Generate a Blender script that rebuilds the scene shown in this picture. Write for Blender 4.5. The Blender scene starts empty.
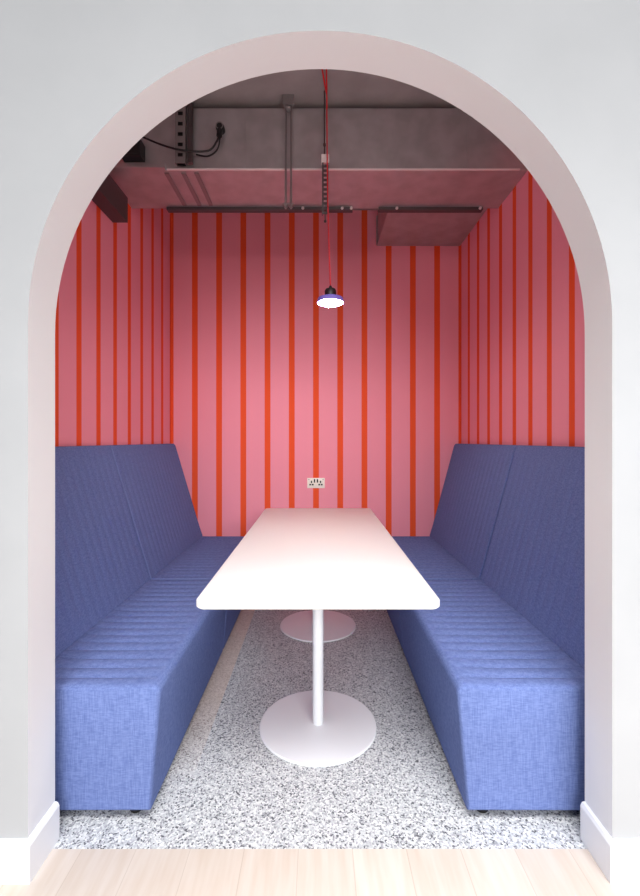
import bpy, bmesh, math, random
from mathutils import Vector, Matrix
random.seed(4)
C = bpy.context.scene.collection
PI = math.pi
# ------------------------------------------------------------------ helpers
def bm_new(): return bmesh.new()

def box(bm, x0, x1, y0, y1, z0, z1, bevel=0.0, seg=2):
    vs = [bm.verts.new((x, y, z)) for x in (x0, x1) for y in (y0, y1) for z in (z0, z1)]
    q = [(0,1,3,2),(4,6,7,5),(0,4,5,1),(2,3,7,6),(0,2,6,4),(1,5,7,3)]
    fs = [bm.faces.new([vs[i] for i in f]) for f in q]
    if bevel:
        es = list({e for f in fs for e in f.edges})
        bmesh.ops.bevel(bm, geom=es, offset=bevel, segments=seg, affect='EDGES', profile=0.5)

def lathe(bm, prof, cx=0, cy=0, n=40, axis='z', cz=0):
    """prof: list of (r, h); closed where r == 0"""
    rings = []
    for r, h in prof:
        if r <= 1e-6:
            p = (cx, cy, cz + h) if axis == 'z' else (cx, cy + h, cz)
            rings.append([bm.verts.new(p)])
        else:
            ring = []
            for i in range(n):
                a = 2*PI*i/n
                if axis == 'z': p = (cx + r*math.cos(a), cy + r*math.sin(a), cz + h)
                else: p = (cx + r*math.cos(a), cy + h, cz + r*math.sin(a))
                ring.append(bm.verts.new(p))
            rings.append(ring)
    for a, b in zip(rings, rings[1:]):
        if len(a) == 1 and len(b) == 1: continue
        for i in range(n):
            j = (i+1) % n
            if len(a) == 1: bm.faces.new((a[0], b[j], b[i]))
            elif len(b) == 1: bm.faces.new((a[i], a[j], b[0]))
            else: bm.faces.new((a[i], a[j], b[j], b[i]))

def tube(bm, pts, r, n=10):
    pts = [Vector(p) for p in pts]
    rings = []
    ref = Vector((0, 0, 1))
    if abs((pts[1]-pts[0]).normalized().dot(ref)) > .9: ref = Vector((0, 1, 0))
    for i, p in enumerate(pts):
        t = (pts[min(i+1, len(pts)-1)] - pts[max(i-1, 0)]).normalized()
        u = t.cross(ref)
        if u.length < 1e-4: u = t.cross(Vector((1, 0, 0)))
        u.normalize(); v = t.cross(u)
        rings.append([bm.verts.new(p + r*(math.cos(2*PI*k/n)*u + math.sin(2*PI*k/n)*v)) for k in range(n)])
    for a, b in zip(rings, rings[1:]):
        for k in range(n): bm.faces.new((a[k], a[(k+1)%n], b[(k+1)%n], b[k]))
    bm.faces.new(rings[0][::-1]); bm.faces.new(rings[-1])

def smooth_path(pts, n=12):
    P = [Vector(p) for p in pts]; out = []
    for i in range(len(P)-1):
        p0, p1, p2, p3 = P[max(i-1,0)], P[i], P[i+1], P[min(i+2,len(P)-1)]
        for k in range(n):
            t = k/n
            out.append(.5*((2*p1)+(p2-p0)*t+(2*p0-5*p1+4*p2-p3)*t*t+(3*p1-p0-3*p2+p3)*t**3))
    out.append(P[-1]); return out

def rrect(x0, x1, y0, y1, r, n=8):
    pts = []
    for cx, cy, a0 in ((x1-r,y1-r,0),(x0+r,y1-r,90),(x0+r,y0+r,180),(x1-r,y0+r,270)):
        for k in range(n+1):
            a = math.radians(a0 + 90*k/n)
            pts.append((cx + r*math.cos(a), cy + r*math.sin(a)))
    return pts

def obj(name, bm, mat, parent=None, smooth=False, weld=False):
    if weld: bmesh.ops.remove_doubles(bm, verts=bm.verts, dist=1e-5)
    bmesh.ops.recalc_face_normals(bm, faces=bm.faces)
    if parent is not None:
        o_ = Vector(parent.get('_o', (0, 0, 0)))
        bmesh.ops.translate(bm, verts=bm.verts, vec=-o_)
    me = bpy.data.meshes.new(name); bm.to_mesh(me); bm.free()
    if smooth:
        for p in me.polygons: p.use_smooth = True
        me.set_sharp_from_angle(angle=math.radians(38))
    o = bpy.data.objects.new(name, me); C.objects.link(o)
    me.materials.append(mat)
    if parent is not None:
        o.parent = parent; ORG[o.name] = ORG.get(parent.name, Vector())
        o['_o'] = list(parent.get('_o', (0,0,0)))
    return o
ORG = {}
def thing(name, label, cat, loc, group=None):
    o = bpy.data.objects.new(name, None); C.objects.link(o)
    o.location = loc; o.empty_display_size = .05
    o['label'] = label; o['category'] = cat; o['_o'] = list(loc)
    if group: o['group'] = group
    return o
def struct(name, bm, mat, smooth=False):
    o = obj(name, bm, mat, None, smooth); o['kind'] = 'structure'; return o

# ------------------------------------------------------------------ materials
def lin(c):
    f = lambda u: u/12.92 if u <= .04045 else ((u+.055)/1.055)**2.4
    return tuple(f(v/255) for v in c) + (1,)
def mat(name, col, rough=.6, metal=0, sheen=0, spec=.5):
    m = bpy.data.materials.new(name); m.use_nodes = True
    b = m.node_tree.nodes['Principled BSDF']
    b.inputs['Base Color'].default_value = lin(col)
    b.inputs['Roughness'].default_value = rough; b.inputs['Metallic'].default_value = metal
    b.inputs['Specular IOR Level'].default_value = spec
    if sheen:
        b.inputs['Sheen Weight'].default_value = sheen; b.inputs['Sheen Roughness'].default_value = .5
    return m
def nd(m, t, **k):
    n = m.node_tree.nodes.new(t)
    for a, v in k.items(): setattr(n, a, v)
    return n
def lk(m, a, b): m.node_tree.links.new(a, b)
def bsdf(m): return m.node_tree.nodes['Principled BSDF']
def noise_mix(m, c1, c2, scale=(1,1,1), nscale=5, detail=3, lo=.35, hi=.65, bump=0, bdist=.002):
    tc = nd(m, 'ShaderNodeTexCoord'); mp = nd(m, 'ShaderNodeMapping'); mp.inputs['Scale'].default_value = scale
    no = nd(m, 'ShaderNodeTexNoise'); no.inputs['Scale'].default_value = nscale; no.inputs['Detail'].default_value = detail
    r = nd(m, 'ShaderNodeValToRGB')
    r.color_ramp.elements[0].position = lo; r.color_ramp.elements[1].position = hi
    r.color_ramp.elements[0].color = lin(c1); r.color_ramp.elements[1].color = lin(c2)
    lk(m, tc.outputs['Object'], mp.inputs['Vector']); lk(m, mp.outputs['Vector'], no.inputs['Vector'])
    lk(m, no.outputs['Fac'], r.inputs['Fac']); lk(m, r.outputs['Color'], bsdf(m).inputs['Base Color'])
    if bump:
        b = nd(m, 'ShaderNodeBump'); b.inputs['Strength'].default_value = bump; b.inputs['Distance'].default_value = bdist
        lk(m, no.outputs['Fac'], b.inputs['Height']); lk(m, b.outputs['Normal'], bsdf(m).inputs['Normal'])
    return m

def stripes(name, axis, phase, period=.2045, width=.049):
    m = mat(name, (230, 150, 170), .75, spec=.25)
    tc = nd(m, 'ShaderNodeTexCoord'); sp = nd(m, 'ShaderNodeSeparateXYZ'); lk(m, tc.outputs['Object'], sp.inputs[0])
    a = nd(m, 'ShaderNodeMath', operation='SUBTRACT'); a.inputs[1].default_value = phase
    w = nd(m, 'ShaderNodeMath', operation='PINGPONG'); w.inputs[1].default_value = period/2
    lt = nd(m, 'ShaderNodeMath', operation='LESS_THAN'); lt.inputs[1].default_value = width/2
    mx = nd(m, 'ShaderNodeMix', data_type='RGBA')
    lk(m, sp.outputs[axis], a.inputs[0]); lk(m, a.outputs[0], w.inputs[0]); lk(m, w.outputs[0], lt.inputs[0])
    lk(m, lt.outputs[0], mx.inputs[0])
    mx.inputs[6].default_value = lin(PINK); mx.inputs[7].default_value = lin(ORANGE)
    lk(m, mx.outputs[2], bsdf(m).inputs['Base Color'])
    return m
PINK = (241, 150, 166); ORANGE = (236, 84, 40)

M = {}
M['plaster'] = noise_mix(mat('wall paint greyed for light', (226,228,230), .85, spec=.2), (172,174,177), (176,178,181), nscale=3)  # grey in the colour holds the wall down under the strong front lights
M['reveal'] = mat('arch lining paint lifted for light', (228,228,230), .8, spec=.2)  # lighter than the wall to carry bounced light in the colour
M['skirting'] = mat('white gloss skirting paint', (236,236,238), .45)
M['paper_back'] = stripes('striped wallpaper back', 'X', -.017)
M['paper_side'] = stripes('striped wallpaper side', 'Y', 3.73)
M['ceiling'] = noise_mix(mat('grey ceiling slab', (150,140,138), .9, spec=.2), (146,138,138), (158,150,150), nscale=6)
M['front_ceiling'] = mat('booth ceiling edge', (200,200,200), .9)
M['table'] = mat('white laminate', (240,240,238), .42, spec=.4)
M['table_leg'] = mat('white powder coated steel', (238,239,242), .4, spec=.4)
M['galv'] = noise_mix(mat('galvanised sheet metal', (180,174,176), .34, .6), (172,167,168), (187,182,184), nscale=9, detail=2)
M['steel'] = mat('zinc plated steel', (138,132,132), .4, .5)
M['darksteel'] = mat('dark steel', (84,76,77), .45, .5)
M['bright'] = mat('pale steel edge highlight', (225,215,214), .4, .2)  # pale steel; its tone paints the highlight along the duct edge
M['black'] = mat('black plastic', (22,21,22), .5)
M['red'] = mat('red fabric cable', (205,28,34), .6)
M['flex'] = mat('pink red flex', (196,60,84), .6)
M['pinhole'] = mat('black socket hole', (10,10,10), .8)
M['plate'] = mat('cream socket plate', (244,236,222), .35)
M['insert'] = mat('white socket insert', (236,230,216), .4)
M['lampcap'] = mat('black lamp cap', (30,24,26), .45)
M['shade'] = mat('lilac fringe shade', (120,104,190), .4)  # lilac puts the purple fringe of the lamp glare into the colour
m = mat('glowing diffuser', (255,250,245), .5)
bsdf(m).inputs['Emission Color'].default_value = (1, .92, .83, 1); bsdf(m).inputs['Emission Strength'].default_value = 215
M['glow'] = m

# blue upholstery: fine woven flecks
m = mat('blue woven upholstery', (100,122,186), .9, spec=.1)
tc = nd(m, 'ShaderNodeTexCoord')
mp = nd(m, 'ShaderNodeMapping'); mp.inputs['Scale'].default_value = (330, 330, 22)
n1 = nd(m, 'ShaderNodeTexNoise'); n1.inputs['Scale'].default_value = 1; n1.inputs['Detail'].default_value = 2
mp2 = nd(m, 'ShaderNodeMapping'); mp2.inputs['Scale'].default_value = (60, 60, 300)
n2 = nd(m, 'ShaderNodeTexNoise'); n2.inputs['Scale'].default_value = 1
ad = nd(m, 'ShaderNodeMath', operation='ADD')
r = nd(m, 'ShaderNodeValToRGB')
r.color_ramp.elements[0].position = .35*2*.5+.1; r.color_ramp.elements[1].position = .62
hf = nd(m, 'ShaderNodeMath', operation='MULTIPLY'); hf.inputs[1].default_value = .5
r.color_ramp.elements[0].position = .33; r.color_ramp.elements[0].color = lin((90,106,159))
r.color_ramp.elements[1].color = lin((115,132,184))
for a_, b_ in ((tc.outputs['Object'], mp.inputs[0]), (mp.outputs[0], n1.inputs['Vector']), (tc.outputs['Object'], mp2.inputs[0]),
               (mp2.outputs[0], n2.inputs['Vector']), (n1.outputs['Fac'], ad.inputs[0]), (n2.outputs['Fac'], ad.inputs[1]),
               (ad.outputs[0], hf.inputs[0]), (hf.outputs[0], r.inputs[0]), (r.outputs[0], bsdf(m).inputs['Base Color'])): lk(m, a_, b_)
bu = nd(m, 'ShaderNodeBump'); bu.inputs['Strength'].default_value = .25; bu.inputs['Distance'].default_value = .0015
lk(m, hf.outputs[0], bu.inputs['Height']); lk(m, bu.outputs[0], bsdf(m).inputs['Normal'])
M['blue'] = m
M['piping'] = mat('pale blue seam piping', (112,126,178), .8)

# speckled loop carpet, with a beige tone along the left bench, fading in with depth
m = mat('speckled grey carpet', (190,190,192), .95, spec=.1)
tc = nd(m, 'ShaderNodeTexCoord'); vo = nd(m, 'ShaderNodeTexVoronoi'); vo.inputs['Scale'].default_value = 190
r = nd(m, 'ShaderNodeValToRGB'); cr = r.color_ramp; cr.interpolation = 'CONSTANT'
cols = [(0,(98,98,104)),(.09,(150,151,155)),(.24,(186,188,191)),(.5,(203,204,205)),(.72,(220,220,220)),(.92,(168,167,173))]
cr.elements[0].position = 0; cr.elements[0].color = lin(cols[0][1]); cr.elements[1].position = cols[1][0]; cr.elements[1].color = lin(cols[1][1])
for p, c in cols[2:]:
    e = cr.elements.new(p); e.color = lin(c)
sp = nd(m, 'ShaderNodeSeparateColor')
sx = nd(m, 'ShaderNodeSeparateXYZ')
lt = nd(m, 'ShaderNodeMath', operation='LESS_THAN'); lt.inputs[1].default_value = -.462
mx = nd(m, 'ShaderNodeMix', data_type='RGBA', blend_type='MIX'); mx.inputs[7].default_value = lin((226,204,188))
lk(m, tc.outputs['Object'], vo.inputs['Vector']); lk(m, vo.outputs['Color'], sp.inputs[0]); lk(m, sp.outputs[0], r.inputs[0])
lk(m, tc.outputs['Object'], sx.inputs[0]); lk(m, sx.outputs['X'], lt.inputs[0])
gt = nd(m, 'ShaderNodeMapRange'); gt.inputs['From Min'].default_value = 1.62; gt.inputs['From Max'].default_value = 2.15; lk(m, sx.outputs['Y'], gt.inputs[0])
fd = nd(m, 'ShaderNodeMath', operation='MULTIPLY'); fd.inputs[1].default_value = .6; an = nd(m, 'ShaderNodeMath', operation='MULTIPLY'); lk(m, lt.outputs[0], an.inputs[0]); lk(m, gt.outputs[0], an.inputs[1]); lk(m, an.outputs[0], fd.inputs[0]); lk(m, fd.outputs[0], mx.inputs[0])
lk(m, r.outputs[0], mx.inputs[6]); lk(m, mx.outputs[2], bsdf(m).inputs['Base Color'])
bu = nd(m, 'ShaderNodeBump'); bu.inputs['Strength'].default_value = .4; bu.inputs['Distance'].default_value = .003
lk(m, vo.outputs['Distance'], bu.inputs['Height']); lk(m, bu.outputs[0], bsdf(m).inputs['Normal'])
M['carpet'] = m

# pale oak planks running into the picture
m = mat('pale oak planks', (222,206,190), .5, spec=.35)
tc = nd(m, 'ShaderNodeTexCoord'); mp = nd(m, 'ShaderNodeMapping'); mp.inputs['Rotation'].default_value = (0, 0, PI/2)
mp.inputs['Location'].default_value = (.3, .06, 0)
br = nd(m, 'ShaderNodeTexBrick'); br.inputs['Scale'].default_value = 1; br.inputs['Brick Width'].default_value = 1.4
br.inputs['Row Height'].default_value = .165; br.inputs['Mortar Size'].default_value = .0012; br.offset = .37
br.inputs['Color1'].default_value = lin((214,204,195)); br.inputs['Color2'].default_value = lin((202,190,180)); br.inputs['Mortar'].default_value = lin((190,176,164))
no = nd(m, 'ShaderNodeTexNoise'); no.inputs['Scale'].default_value = 6; no.inputs['Detail'].default_value = 5
mp2 = nd(m, 'ShaderNodeMapping'); mp2.inputs['Scale'].default_value = (7, .7, 1)
r = nd(m, 'ShaderNodeValToRGB'); r.color_ramp.elements[0].position = .3; r.color_ramp.elements[1].position = .7
r.color_ramp.elements[0].color = lin((244,238,232)); r.color_ramp.elements[1].color = lin((255,255,255))
mx = nd(m, 'ShaderNodeMix', data_type='RGBA', blend_type='MULTIPLY'); mx.inputs[0].default_value = 1
for a_, b_ in ((tc.outputs['Object'], mp.inputs[0]), (mp.outputs[0], br.inputs['Vector']), (tc.outputs['Object'], mp2.inputs[0]),
               (mp2.outputs[0], no.inputs['Vector']), (no.outputs['Fac'], r.inputs[0]), (br.outputs['Color'], mx.inputs[6]),
               (r.outputs[0], mx.inputs[7]), (mx.outputs[2], bsdf(m).inputs['Base Color'])): lk(m, a_, b_)
M['oak'] = m

# ------------------------------------------------------------------ setting
XL, XR = -1.240, 1.200          # booth side walls
YF0, YF1, YB = 1.260, 1.390, 3.740
CZ = 3.19                       # booth ceiling
AR, AX, AS = .831, .006, 1.583  # arch radius, centre x, springing height
YC = 1.354                      # carpet / oak joint
bm = bm_new()                   # front wall with the arch cut through it
outl = [(-3.2, 0), (-3.2, 3.45), (3.2, 3.45), (3.2, 0), (AX+AR, 0)]
N = 72
arch = [(AX + AR*math.cos(PI*k/N), AS + AR*math.sin(PI*k/N)) for k in range(N+1)]
ring_in = [(AX+AR, 0)] + arch + [(AX-AR, 0)]
def quadstrip(y, flip):
    """front / rear skin: fan strips between the arch and the wall's outer rectangle"""
    faces = []
    for (a, b) in zip(ring_in, ring_in[1:]):
        def outer(p):
            x, z = p
            if z < AS + 1e-6: return (3.2 if x > AX else -3.2, z)
            t = math.atan2(z-AS, x-AX)
            dx, dz = math.cos(t), math.sin(t)
            k = min(((3.2 - AX if dx > 0 else 3.2 + AX)/abs(dx)) if abs(dx) > 1e-6 else 1e9, (3.45-AS)/dz if dz > 1e-6 else 1e9)
            return (AX + k*dx, AS + k*dz)
        oa, ob = outer(a), outer(b)
        poly = [a, oa]
        for cx in (3.2, -3.2):
            if (oa[0] == cx or abs(oa[0]-cx) < 1e-6) != (abs(ob[0]-cx) < 1e-6) and oa[1] > AS-1e-3 and abs(oa[1]-ob[1]) > 1e-4:
                if (oa[0] > 0) == (cx > 0): poly.append((cx, 3.45))
        poly += [ob, b]
        faces.append(poly)
    for poly in faces:
        vs = [bm.verts.new((p[0], y, p[1])) for p in poly]
        bm.faces.new(vs)
quadstrip(YF0, False); quadstrip(YF1, True)
for (a, b) in zip(ring_in, ring_in[1:]):
    bm.faces.new([bm.verts.new(p) for p in ((a[0],YF0,a[1]),(b[0],YF0,b[1]),(b[0],YF1,b[1]),(a[0],YF1,a[1]))])
for (a, b) in (((-3.2,0),(-3.2,3.45)),((-3.2,3.45),(3.2,3.45)),((3.2,3.45),(3.2,0))):
    bm.faces.new([bm.verts.new(p) for p in ((a[0],YF0,a[1]),(b[0],YF0,b[1]),(b[0],YF1,b[1]),(a[0],YF1,a[1]))])
bmesh.ops.remove_doubles(bm, verts=bm.verts, dist=1e-4)
wf = struct('wall_front', bm, M['plaster'], smooth=True)
wf.data.materials.append(M['reveal'])          # lining lightened to stand in for bounced light, rear face to bounce more
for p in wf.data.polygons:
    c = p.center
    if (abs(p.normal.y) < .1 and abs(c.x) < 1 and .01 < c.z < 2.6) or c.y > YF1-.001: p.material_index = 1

bm = bm_new(); box(bm, XL-.1, XR+.1, YB, YB+.1, 0, CZ); struct('wall_back', bm, M['paper_back'])
bm = bm_new(); box(bm, XL-.1, XL, YF1, YB, 0, CZ); struct('wall_left', bm, M['paper_side'])
bm = bm_new(); box(bm, XR, XR+.1, YF1, YB, 0, CZ); struct('wall_right', bm, M['paper_side'])
bm = bm_new(); box(bm, XL-.1, XR+.1, YF1, YB+.1, CZ, CZ+.1); struct('ceiling', bm, M['ceiling'])
bm = bm_new(); box(bm, -3.2, 3.2, -3.5, YC, -.05, 0); struct('floor', bm, M['oak'])
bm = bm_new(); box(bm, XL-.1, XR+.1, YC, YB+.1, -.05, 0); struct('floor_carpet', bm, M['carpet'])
BH, BT = .117, .014
def skirt(side):
    bm = bm_new(); s = -1 if side == 'left' else 1
    xe = AX + s*AR
    prof = [(0, 0), (BT, 0), (BT, BH-.012), (BT-.005, BH-.002), (0, BH)]   # (out from wall, height)
    far = s*3.2
    path = [((far, YF0), (0, -1)), ((xe, YF0), (-s, -1)), ((xe, YF1), (-s, 0))]
    rows = [[bm.verts.new((p[0]+d[0]*u, p[1]+d[1]*u, z)) for (u, z) in prof] for p, d in path]
    for a, b in zip(rows, rows[1:]):
        for k in range(len(prof)):
            bm.faces.new((a[k], a[(k+1)%5], b[(k+1)%5], b[k]))
    bm.faces.new(rows[0]); bm.faces.new(rows[-1][::-1])
    struct('baseboard_'+side, bm, M['skirting'])
skirt('left'); skirt('right')

# ------------------------------------------------------------------ benches
def groove(y, y0, y1, pitch):
    n = max(1, round((y1-y0)/pitch)); t = (y-y0)/(y1-y0)*n
    return 1-abs(math.sin(PI*t))**.45            # 1 at a stitch line
def swept(bm, prof, y0, y1, pitch, depth, er=.014, per=6, ends=True):
    """prof: list of (x, z, gx, gz) closed; g = direction in which a stitch line sinks"""
    n = max(1, round((y1-y0)/pitch))
    ys = [y0 + (y1-y0)*k/(n*per) for k in range(n*per+1)]
    cx = sum(p[0] for p in prof)/len(prof); cz = sum(p[1] for p in prof)/len(prof)
    rows = []
    st = [(y0, .0), (y0+er*.3, .6), (y0+er, 1)] + [(y, 1) for y in ys if y0+er+.003 < y < y1-er-.003] + [(y1-er, 1), (y1-er*.3, .6), (y1, .0)]
    for y, full in st:
        g = groove(y, y0, y1, pitch)*depth
        row = []
        for x, z, gx, gz in prof:
            k = (1-full)*er
            dx, dz = x-cx, z-cz; L = math.hypot(dx, dz)
            row.append(bm.verts.new((x - k*dx/L*.8 + gx*g, y, z - k*dz/L*.8 + gz*g)))
        rows.append(row)
    m_ = len(prof)
    for a, b in zip(rows, rows[1:]):
        for k in range(m_): bm.faces.new((a[k], a[(k+1)%m_], b[(k+1)%m_], b[k]))
    bm.faces.new(rows[0]); bm.faces.new(rows[-1][::-1])

YS0, YSM, YS1 = 1.452, 2.575, 3.735
ST = .442                                     # seat top
def bench(s, x_top, x_bot, x_back_lo, x_back_hi, x_wall, label):
    """s = -1 left, +1 right; the x values are positive distances from the aisle centre"""
    t = thing('booth_bench', label, 'bench', (s*(x_wall+x_bot)/2, (YS0+YS1)/2, 0))
    r = .028
    for i, (y0, y1) in enumerate(((YS0, YSM-.002), (YSM+.002, YS1))):
        prof = []
        prof.append((s*(x_wall-.004), .03, 0, 0)); prof.append((s*x_bot, .03, 0, 0))
        prof.append((s*(x_bot*.5+x_top*.5), .22, 0, 0))
        for k in range(5):                     # rounded front lip
            a = math.radians(90*k/4)
            prof.append((s*(x_top + r - r*math.cos(a)), ST - r + r*math.sin(a), 0, -.15*k/4 if k else 0))
        for k in range(1, 7):
            x = x_top + r + (x_back_lo + .04 - x_top - r)*k/6
            prof.append((s*x, ST, 0, -1 if k < 6 else -.2))
        prof.append((s*(x_wall-.004), ST, 0, 0))
        bm = bm_new(); swept(bm, prof, y0, y1, .066, .0075)
        obj('seat', bm, M['blue'], t, smooth=True)
        bz0, bz1 = ST+.001, 1.219
        prof = [(s*(x_wall-.004), bz0, 0, 0), (s*x_back_lo, bz0, 0, 0)]
        for k in range(1, 9):
            u = k/9
            prof.append((s*(x_back_lo+(x_back_hi-x_back_lo)*u), bz0+(bz1-bz0)*u, s*1.0, 0))
        prof.append((s*(x_back_hi), bz1-.012, 0, 0)); prof.append((s*(x_back_hi+.010), bz1, 0, 0))
        prof.append((s*(x_wall-.004), bz1, 0, 0))
        bm = bm_new(); swept(bm, prof, y0, y1, .066, .005, er=.010)
        obj('backrest', bm, M['blue'], t, smooth=True)
    bm = bm_new()                              # pale seam between the two upholstered sections
    tube(bm, [(s*(x_top+.02), YSM, ST-.001), (s*(x_back_lo-.004), YSM, ST-.001)], .004, 8)
    tube(bm, [(s*(x_back_lo-.002), YSM, ST+.004), (s*(x_back_hi-.001), YSM, 1.207)], .004, 8)
    o = obj('seam', bm, M['piping'] if s < 0 else M['blue'], t, smooth=True)
    if s < 0: o['label'] = 'pale stitched seam between the two sections'
    for y in (YS0+.05, YS1-.08):
        for x in (x_bot+.062, x_wall-.08):
            bm = bm_new(); lathe(bm, [(0,0),(.019,0),(.022,.004),(.022,.03),(0,.03)], s*x, y, 20)
            f = obj('foot', bm, M['black'], t, smooth=True); f['label'] = 'small round black foot'
    return t
bench(-1, .520, .552, .972, 1.203, 1.240, 'long blue upholstered bench left of the white table, pale seam across its back')
bench(1, .458, .492, .940, 1.148, 1.200, 'long blue upholstered bench right of the white table, against the right striped wall')

# ------------------------------------------------------------------ table
TT, TY0, TY1, TW = .735, 1.408, 3.350, .395
t = thing('pedestal_table', 'long white rectangular table with rounded corners between the two blue benches', 'table', (0, 2.42, 0))
bm = bm_new()
lay = [(.006, TT-.026), (0, TT-.021), (0, TT-.003), (.0012, TT-.0008), (.003, TT)]
rings = []
for ins, z in lay:
    rings.append([bm.verts.new((x, y, z)) for x, y in rrect(-TW+ins, TW-ins, TY0+ins, TY1-ins, .034-ins)])
for a, b in zip(rings, rings[1:]):
    n = len(a)
    for k in range(n): bm.faces.new((a[k], a[(k+1)%n], b[(k+1)%n], b[k]))
bm.faces.new(rings[0][::-1]); bm.faces.new(rings[-1])
obj('tabletop', bm, M['table'], t, smooth=True)
for y in (1.945, 2.985):
    bm = bm_new(); lathe(bm, [(0,0),(.253,0),(.255,.002),(.255,.006),(.252,.009),(0,.011)], 0, y, 72)
    b = obj('base_plate', bm, M['table_leg'], t, smooth=True)
    bm = bm_new(); lathe(bm, [(0,.0105),(.024,.0105),(.024,TT-.031),(0,TT-.031)], 0, y, 32)
    c = obj('column', bm, M['table_leg'], t, smooth=True)
    bm = bm_new(); box(bm, -.2, .2, y-.05, y+.05, TT-.031, TT-.0262)
    obj('mounting_plate', bm, M['table_leg'], t)

# ------------------------------------------------------------------ socket
sx_, sz_, yb = -.017, .887, YB
t = thing('wall_socket', 'double switched power socket on the striped back wall above the table', 'socket', (sx_, yb, sz_))
bm = bm_new(); box(bm, sx_-.074, sx_+.074, yb-.008, yb, sz_-.043, sz_+.043, .003, 2); obj('face_plate', bm, M['plate'], t, smooth=True)
for s in (-1, 1):
    bm = bm_new(); box(bm, sx_+s*.038-.0205, sx_+s*.038+.0205, yb-.0095, yb-.008, sz_-.032, sz_+.020, .0006, 1)
    ins = obj('socket_outlet', bm, M['insert'], t)
    for (dx, dz, w, h) in ((0, .010, .0055, .011), (-.0105, -.013, .0085, .0065), (.0105, -.013, .0085, .0065)):
        bm = bm_new(); box(bm, sx_+s*.038+dx-w*.9, sx_+s*.038+dx+w*.9, yb-.0105, yb-.0095, sz_+dz-h*.9, sz_+dz+h*.9)
        h_ = obj('pin_hole', bm, M['pinhole'], ins)
    bm = bm_new(); box(bm, sx_+s*.012-.006, sx_+s*.012+.006, yb-.0115, yb-.008, sz_+.004, sz_+.034, .001, 1)
    sw = obj('rocker_switch', bm, M['black'], t); sw['label'] = 'dark rocker switch'
for s in (-1, 1):
    bm = bm_new(); lathe(bm, [(0,-.0095),(.004,-.0095),(.0045,-.008),(0,-.008)], sx_+s*.060, yb, 14, 'y', sz_+.030)
    obj('screw', bm, M['steel'], t)

# ------------------------------------------------------------------ pendant lamp
LX, LY = .068, 2.42
LZ = 1.994                                   # underside of the shade
t = thing('pendant_lamp', 'small lit pendant lamp with black cap hanging above the table', 'lamp', (LX, LY, LZ))
bm = bm_new(); lathe(bm, [(0,.100),(.006,.098),(.010,.086),(.026,.080),(.031,.070),(.032,.044),(.030,.038),(0,.038)], LX, LY, 36, cz=LZ)
obj('lamp_cap', bm, M['lampcap'], t, smooth=True)
bm = bm_new(); lathe(bm, [(.026,.0378),(.050,.037),(.068,.030),(.074,.012),(.0745,.004),(.071,.004),(.066,.026),(.048,.033),(.026,.034)], LX, LY, 48, cz=LZ)
bmesh.ops.remove_doubles(bm, verts=bm.verts, dist=1e-5)
obj('lamp_shade', bm, M['shade'], t, smooth=True)
bm = bm_new(); lathe(bm, [(0,-.010),(.02,-.009),(.045,-.005),(.060,.002),(.063,.009),(.054,.018),(.03,.026),(0,.026)], LX, LY, 48, cz=LZ)
o = obj('diffuser', bm, M['glow'], t, smooth=True); o['label'] = 'glowing white diffuser'
pts = smooth_path([(LX, LY, LZ+.095), (LX-.008, LY, 2.3), (LX-.014, LY, 2.55), (LX-.018, LY, 2.80), (LX-.020, LY, CZ-.004)], 10)
bm = bm_new(); tube(bm, pts, .0034, 10)
o = obj('cord', bm, M['red'], t, smooth=True); o['label'] = 'red fabric flex'
bm = bm_new()
tube(bm, smooth_path([(LX-.020, LY, CZ-.03), (LX-.022, LY-.04, CZ-.008), (LX-.026, LY-.2, CZ-.006), (LX-.03, LY-.5, CZ-.006)], 8), .0042, 8)
tube(bm, smooth_path([(LX-.020, LY, CZ-.05), (LX-.035, LY-.04, CZ-.01), (LX-.055, LY-.2, CZ-.006), (LX-.06, LY-.5, CZ-.006)], 8), .0042, 8)
obj('ceiling_cable', bm, M['red'], t, smooth=True)

# ------------------------------------------------------------------ ductwork and hangers
DY0, DY1, DZ0, DZ1 = 2.530, 2.950, 2.790, 3.147
t = thing('air_duct', 'wide galvanised rectangular air duct spanning the booth below the ceiling', 'duct', (0, 2.74, DZ0))
bm = bm_new(); box(bm, XL, XR, DY0, DY1, DZ0, DZ1, .004, 1); obj('duct_body', bm, M['galv'], t)
bm = bm_new(); box(bm, XL+.38, XR-.05, DY0-.010, DY0, DZ0-.002, DZ0+.006); o = obj('edge_flange', bm, M['bright'], t); o['label'] = 'lower duct edge with painted highlight'  # catch light on the flange put into its pale colour
bm = bm_new(); box(bm, XL+.01, XL+.37, DY0-.03, DY0, DZ0-.002, DZ0+.012); box(bm, XL+.01, XL+.37, DY0-.018, DY0, DZ0+.012, DZ0+.034)
obj('end_flange', bm, M['galv'], t)
for x in (-.42, .02, .44, .86):
    bm = bm_new(); box(bm, x-.006, x+.006, DY0-.004, DY0, DZ0+.01, DZ1-.01); obj('standing_seam', bm, M['galv'], t)
for x in (-.872, -.775, -.70):
    bm = bm_new(); box(bm, x-.012, x+.012, DY0+.02, DY1-.05, DZ0-.008, DZ0); obj('underside_strip', bm, M['steel'], t)  # thin steel strips running front to back under the duct

t = thing('branch_duct', 'smaller galvanised duct on the right running back into the striped wall', 'duct', (.85, 3.35, 2.887))
bm = bm_new(); box(bm, .498, XR, DY1+.004, YB, 2.887, 3.135, .003, 1); obj('duct_body', bm, M['galv'], t)
bm = bm_new(); box(bm, .488, .498, YB-.05, YB-.02, 2.887, 3.12); obj('flange', bm, M['galv'], t)

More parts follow.
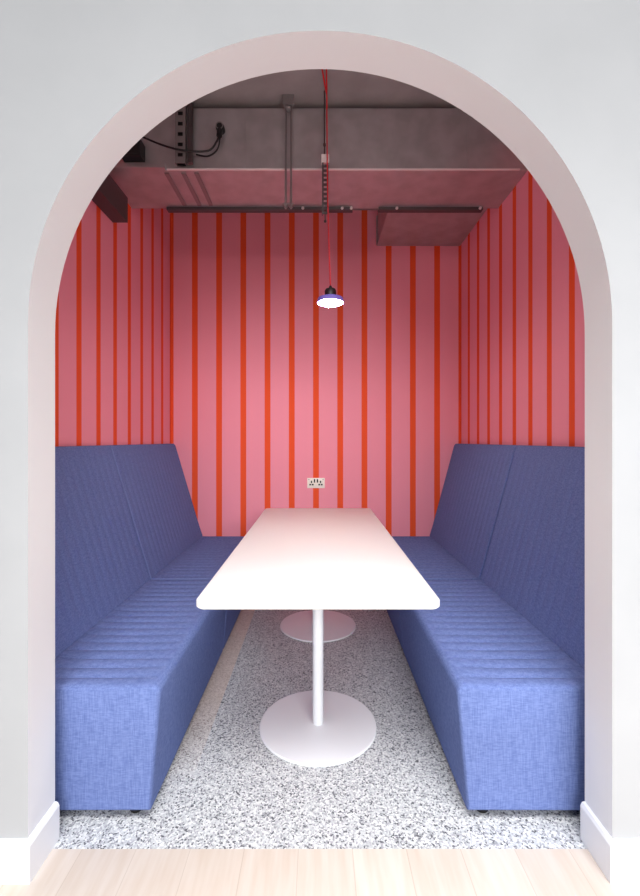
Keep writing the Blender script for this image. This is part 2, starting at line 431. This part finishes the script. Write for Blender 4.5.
def strut(x0, x1, y0, y1, ztop, label, bolts):
    t = thing('strut_channel', label, 'channel', ((x0+x1)/2, (y0+y1)/2, ztop-.026))
    bm = bm_new()
    box(bm, x0, x1, y0, y0+.004, ztop-.019, ztop); box(bm, x0, x1, y1-.004, y1, ztop-.019, ztop)
    box(bm, x0, x1, y0+.004, y1-.004, ztop-.019, ztop-.016)
    obj('channel', bm, M['darksteel'], t)
    for x in bolts:
        bm = bm_new(); lathe(bm, [(0,-.014),(.007,-.014),(.007,-.008),(.010,-.008),(.010,0),(0,0)], x, y0, 6, 'y', ztop-.010)
        o = obj('bolt', bm, M['bright'], t); o['label'] = 'bright bolt head'
strut(-1.0, .23, 2.926, 2.966, DZ0, 'long thin steel channel under the rear duct edge, reaching towards the left wall', (-.10, .16, .22))
strut(.40, 1.09, 2.926, 2.966, DZ0, 'shorter steel channel under the rear duct edge, in front of the smaller duct', (.52, 1.07))

# twin threaded rods
t = thing('hanger_rods', 'pair of thin vertical steel rods in front of the duct, left of the red cord', 'rod', (-.167, 2.50, 2.56))
for x in (-.182, -.152):
    bm = bm_new(); tube(bm, [(x, 2.50, 2.555), (x, 2.50, CZ)], .006, 10); obj('rod', bm, M['steel'], t, smooth=True)
bm = bm_new(); box(bm, -.199, -.135, 2.485, 2.515, 3.135, CZ); lathe(bm, [(0,0),(.016,.004),(.02,.014),(.014,.026),(0,.03)], -.167, 2.50, 16, cz=3.106)
obj('ceiling_bracket', bm, M['steel'], t)
bm = bm_new(); box(bm, -.199, -.135, 2.488, 2.512, 2.572, 2.580); 
for x in (-.182, -.152): lathe(bm, [(0,0),(.011,0),(.011,.010),(0,.010)], x, 2.50, 6, cz=2.562)
obj('end_plate', bm, M['steel'], t)

def slotted(bm, cx, y, w, z0, z1, pitch=.034, slot=.017, rail=None):
    rail = rail or w*.28; d = .003
    box(bm, cx-w/2, cx-w/2+rail, y, y+d, z0, z1); box(bm, cx+w/2-rail, cx+w/2, y, y+d, z0, z1)
    z = z0
    while z < z1:
        box(bm, cx-w/2+rail, cx+w/2-rail, y, y+d, z, min(z+pitch-slot, z1)); z += pitch
    box(bm, cx-w/2, cx-w/2+d, y+d, y+.022, z0, z1); box(bm, cx+w/2-d, cx+w/2, y+d, y+.022, z0, z1)

t = thing('slotted_upright', 'slotted dark steel upright fixed to the left of the duct face by the black cables', 'channel', (-.76, 2.49, DZ0))
bm = bm_new(); slotted(bm, -.772, 2.482, .058, DZ0+.012, CZ, .058, .022, .015); obj('slotted_channel', bm, M['steel'], t)
bm = bm_new(); box(bm, -.797, -.747, 2.507, 2.510, DZ0+.012, CZ); obj('slot_shade_sheet', bm, M['black'], t)  # black sheet added behind the open slots to give them dark shade
bm = bm_new(); box(bm, -.732, -.704, 2.482, 2.502, DZ0+.012, CZ); box(bm, -.726, -.710, 2.478, 2.482, DZ0+.012, CZ); obj('side_rail', bm, M['darksteel'], t)

t = thing('slotted_dropper', 'short slotted dark steel dropper hanging beside the red lamp cord', 'channel', (.040, 2.455, 2.49))
bm = bm_new(); slotted(bm, .040, 2.45, .036, 2.50, 2.785, .026, .012, .010); obj('slotted_channel', bm, M['darksteel'], t)
bm = bm_new(); box(bm, .018, .062, 2.446, 2.476, 2.785, 2.83, .002, 1); o = obj('clamp', bm, M['bright'], t); o['label'] = 'pale metal clamp at the top'
bm = bm_new(); tube(bm, [(.036, 2.462, 2.83), (.036, 2.462, CZ)], .004, 8); lathe(bm, [(0,0),(.008,.004),(.008,.016),(0,.02)], .036, 2.462, 10, cz=2.88); obj('rod', bm, M['darksteel'], t, smooth=True)
bm = bm_new(); tube(bm, [(.040, 2.455, 2.455), (.040, 2.455, 2.502)], .003, 8); lathe(bm, [(0,0),(.007,.003),(.007,.011),(0,.014)], .040, 2.455, 10, cz=2.455); obj('end_bolt', bm, M['darksteel'], t, smooth=True)

# cables with gland
t = thing('black_cable', 'black cables sagging across the duct face into a round gland', 'cable', (-.557, DY0, 3.0))
bm = bm_new(); tube(bm, smooth_path([(-1.235, 2.50, 3.16), (-1.10, 2.49, 3.02), (-.95, 2.465, 2.925), (-.78, 2.462, 2.865), (-.62, 2.475, 2.865), (-.567, 2.478, 2.92), (-.557, 2.487, 2.965)], 10), .0055, 8)
obj('cable', bm, M['black'], t, smooth=True)
bm = bm_new(); tube(bm, smooth_path([(-.69, 2.512, 2.868), (-.62, 2.50, 2.852), (-.565, 2.49, 2.885), (-.549, 2.489, 2.965)], 10), .0045, 8)
obj('cable', bm, M['black'], t, smooth=True)
bm = bm_new(); tube(bm, [(-.555, 2.488, 2.958), (-.553, 2.497, 3.0)], .016, 14); lathe(bm, [(0,-.045),(.020,-.045),(.024,-.036),(.024,0),(0,0)], -.553, DY0, 20, 'y', 3.015)
g = obj('cable_gland', bm, M['black'], t, smooth=True)
bm = bm_new(); lathe(bm, [(.016,-.047),(.021,-.047),(.021,-.045),(.016,-.045),(.016,-.047)], -.553, DY0, 20, 'y', 3.015); obj('ring', bm, M['steel'], g)

t = thing('dark_box', 'small black box on the duct face close to the left wall', 'box', (-1.03, 2.47, 2.83))  # dark box standing out from the duct face
bm = bm_new(); box(bm, -1.10, -.985, 2.45, DY0, 2.826, 2.925, .004, 2); obj('body', bm, M['black'], t)
bm = bm_new(); box(bm, -1.09, -.995, 2.444, 2.45, 2.834, 2.917, .002, 1); obj('lid', bm, M['black'], t)

t = thing('cable_tray', 'grey metal tray along the top of the left striped wall', 'tray', (-1.20, 2.1, 2.565))
bm = bm_new(); box(bm, -1.155, -1.151, 1.50, 2.68, 2.565, 2.715); box(bm, XL, -1.232, 1.50, 2.68, 2.565, 2.715); box(bm, -1.232, -1.155, 1.50, 2.68, 2.565, 2.569)
obj('tray_body', bm, M['darksteel'], t)
bm = bm_new(); box(bm, -1.232, -1.155, 2.676, 2.68, 2.569, 2.712); obj('end_cap', bm, M['darksteel'], t)

# ------------------------------------------------------------------ light
def area(name, loc, rot, sx, sy, power, col=(1,1,1)):
    l = bpy.data.lights.new(name, 'AREA'); l.shape = 'RECTANGLE'; l.size = sx; l.size_y = sy; l.energy = power; l.color = col
    o = bpy.data.objects.new(name, l); C.objects.link(o); o.location = loc; o.rotation_euler = [math.radians(a) for a in rot]; return o
downlight = area('ceiling_panel_light', (.55, -.3, 3.35), (0, 0, 0), 3.0, 1.4, 102, (.985, .99, 1)); downlight.data.spread = math.radians(95)
area('window_light', (.9, -4.2, 2.7), (70, 0, 0), 4.0, 2.4, 340, (.98, .99, 1))
area('booth_fill_light', (0, 1.44, 2.72), (80, 0, 0), 1.7, .08, 3, (1, .98, .97))  # added fill, unseen behind the arch top, brightens duct and upper walls
w = bpy.data.worlds.new('office daylight'); bpy.context.scene.world = w; w.use_nodes = True
w.node_tree.nodes['Background'].inputs[0].default_value = (.96, .98, 1, 1)
w.node_tree.nodes['Background'].inputs[1].default_value = .27

# ------------------------------------------------------------------ camera
cd = bpy.data.cameras.new('camera'); cam = bpy.data.objects.new('camera', cd); C.objects.link(cam)
cd.sensor_fit = 'HORIZONTAL'; cd.sensor_width = 36; cd.lens = 36*443/640
cd.shift_x = 2/640; cd.shift_y = -8/640; cd.clip_start = .05
cam.location = (0, 0, 1.25); cam.rotation_euler = (PI/2, 0, 0)
sc = bpy.context.scene; sc.camera = cam
for o in list(C.objects):
    if '_o' in o: del o['_o']
vs = sc.view_settings; vs.view_transform = 'Standard'; vs.look = 'None'; vs.gamma = 1; vs.exposure = 0.0
vs.use_curve_mapping = False
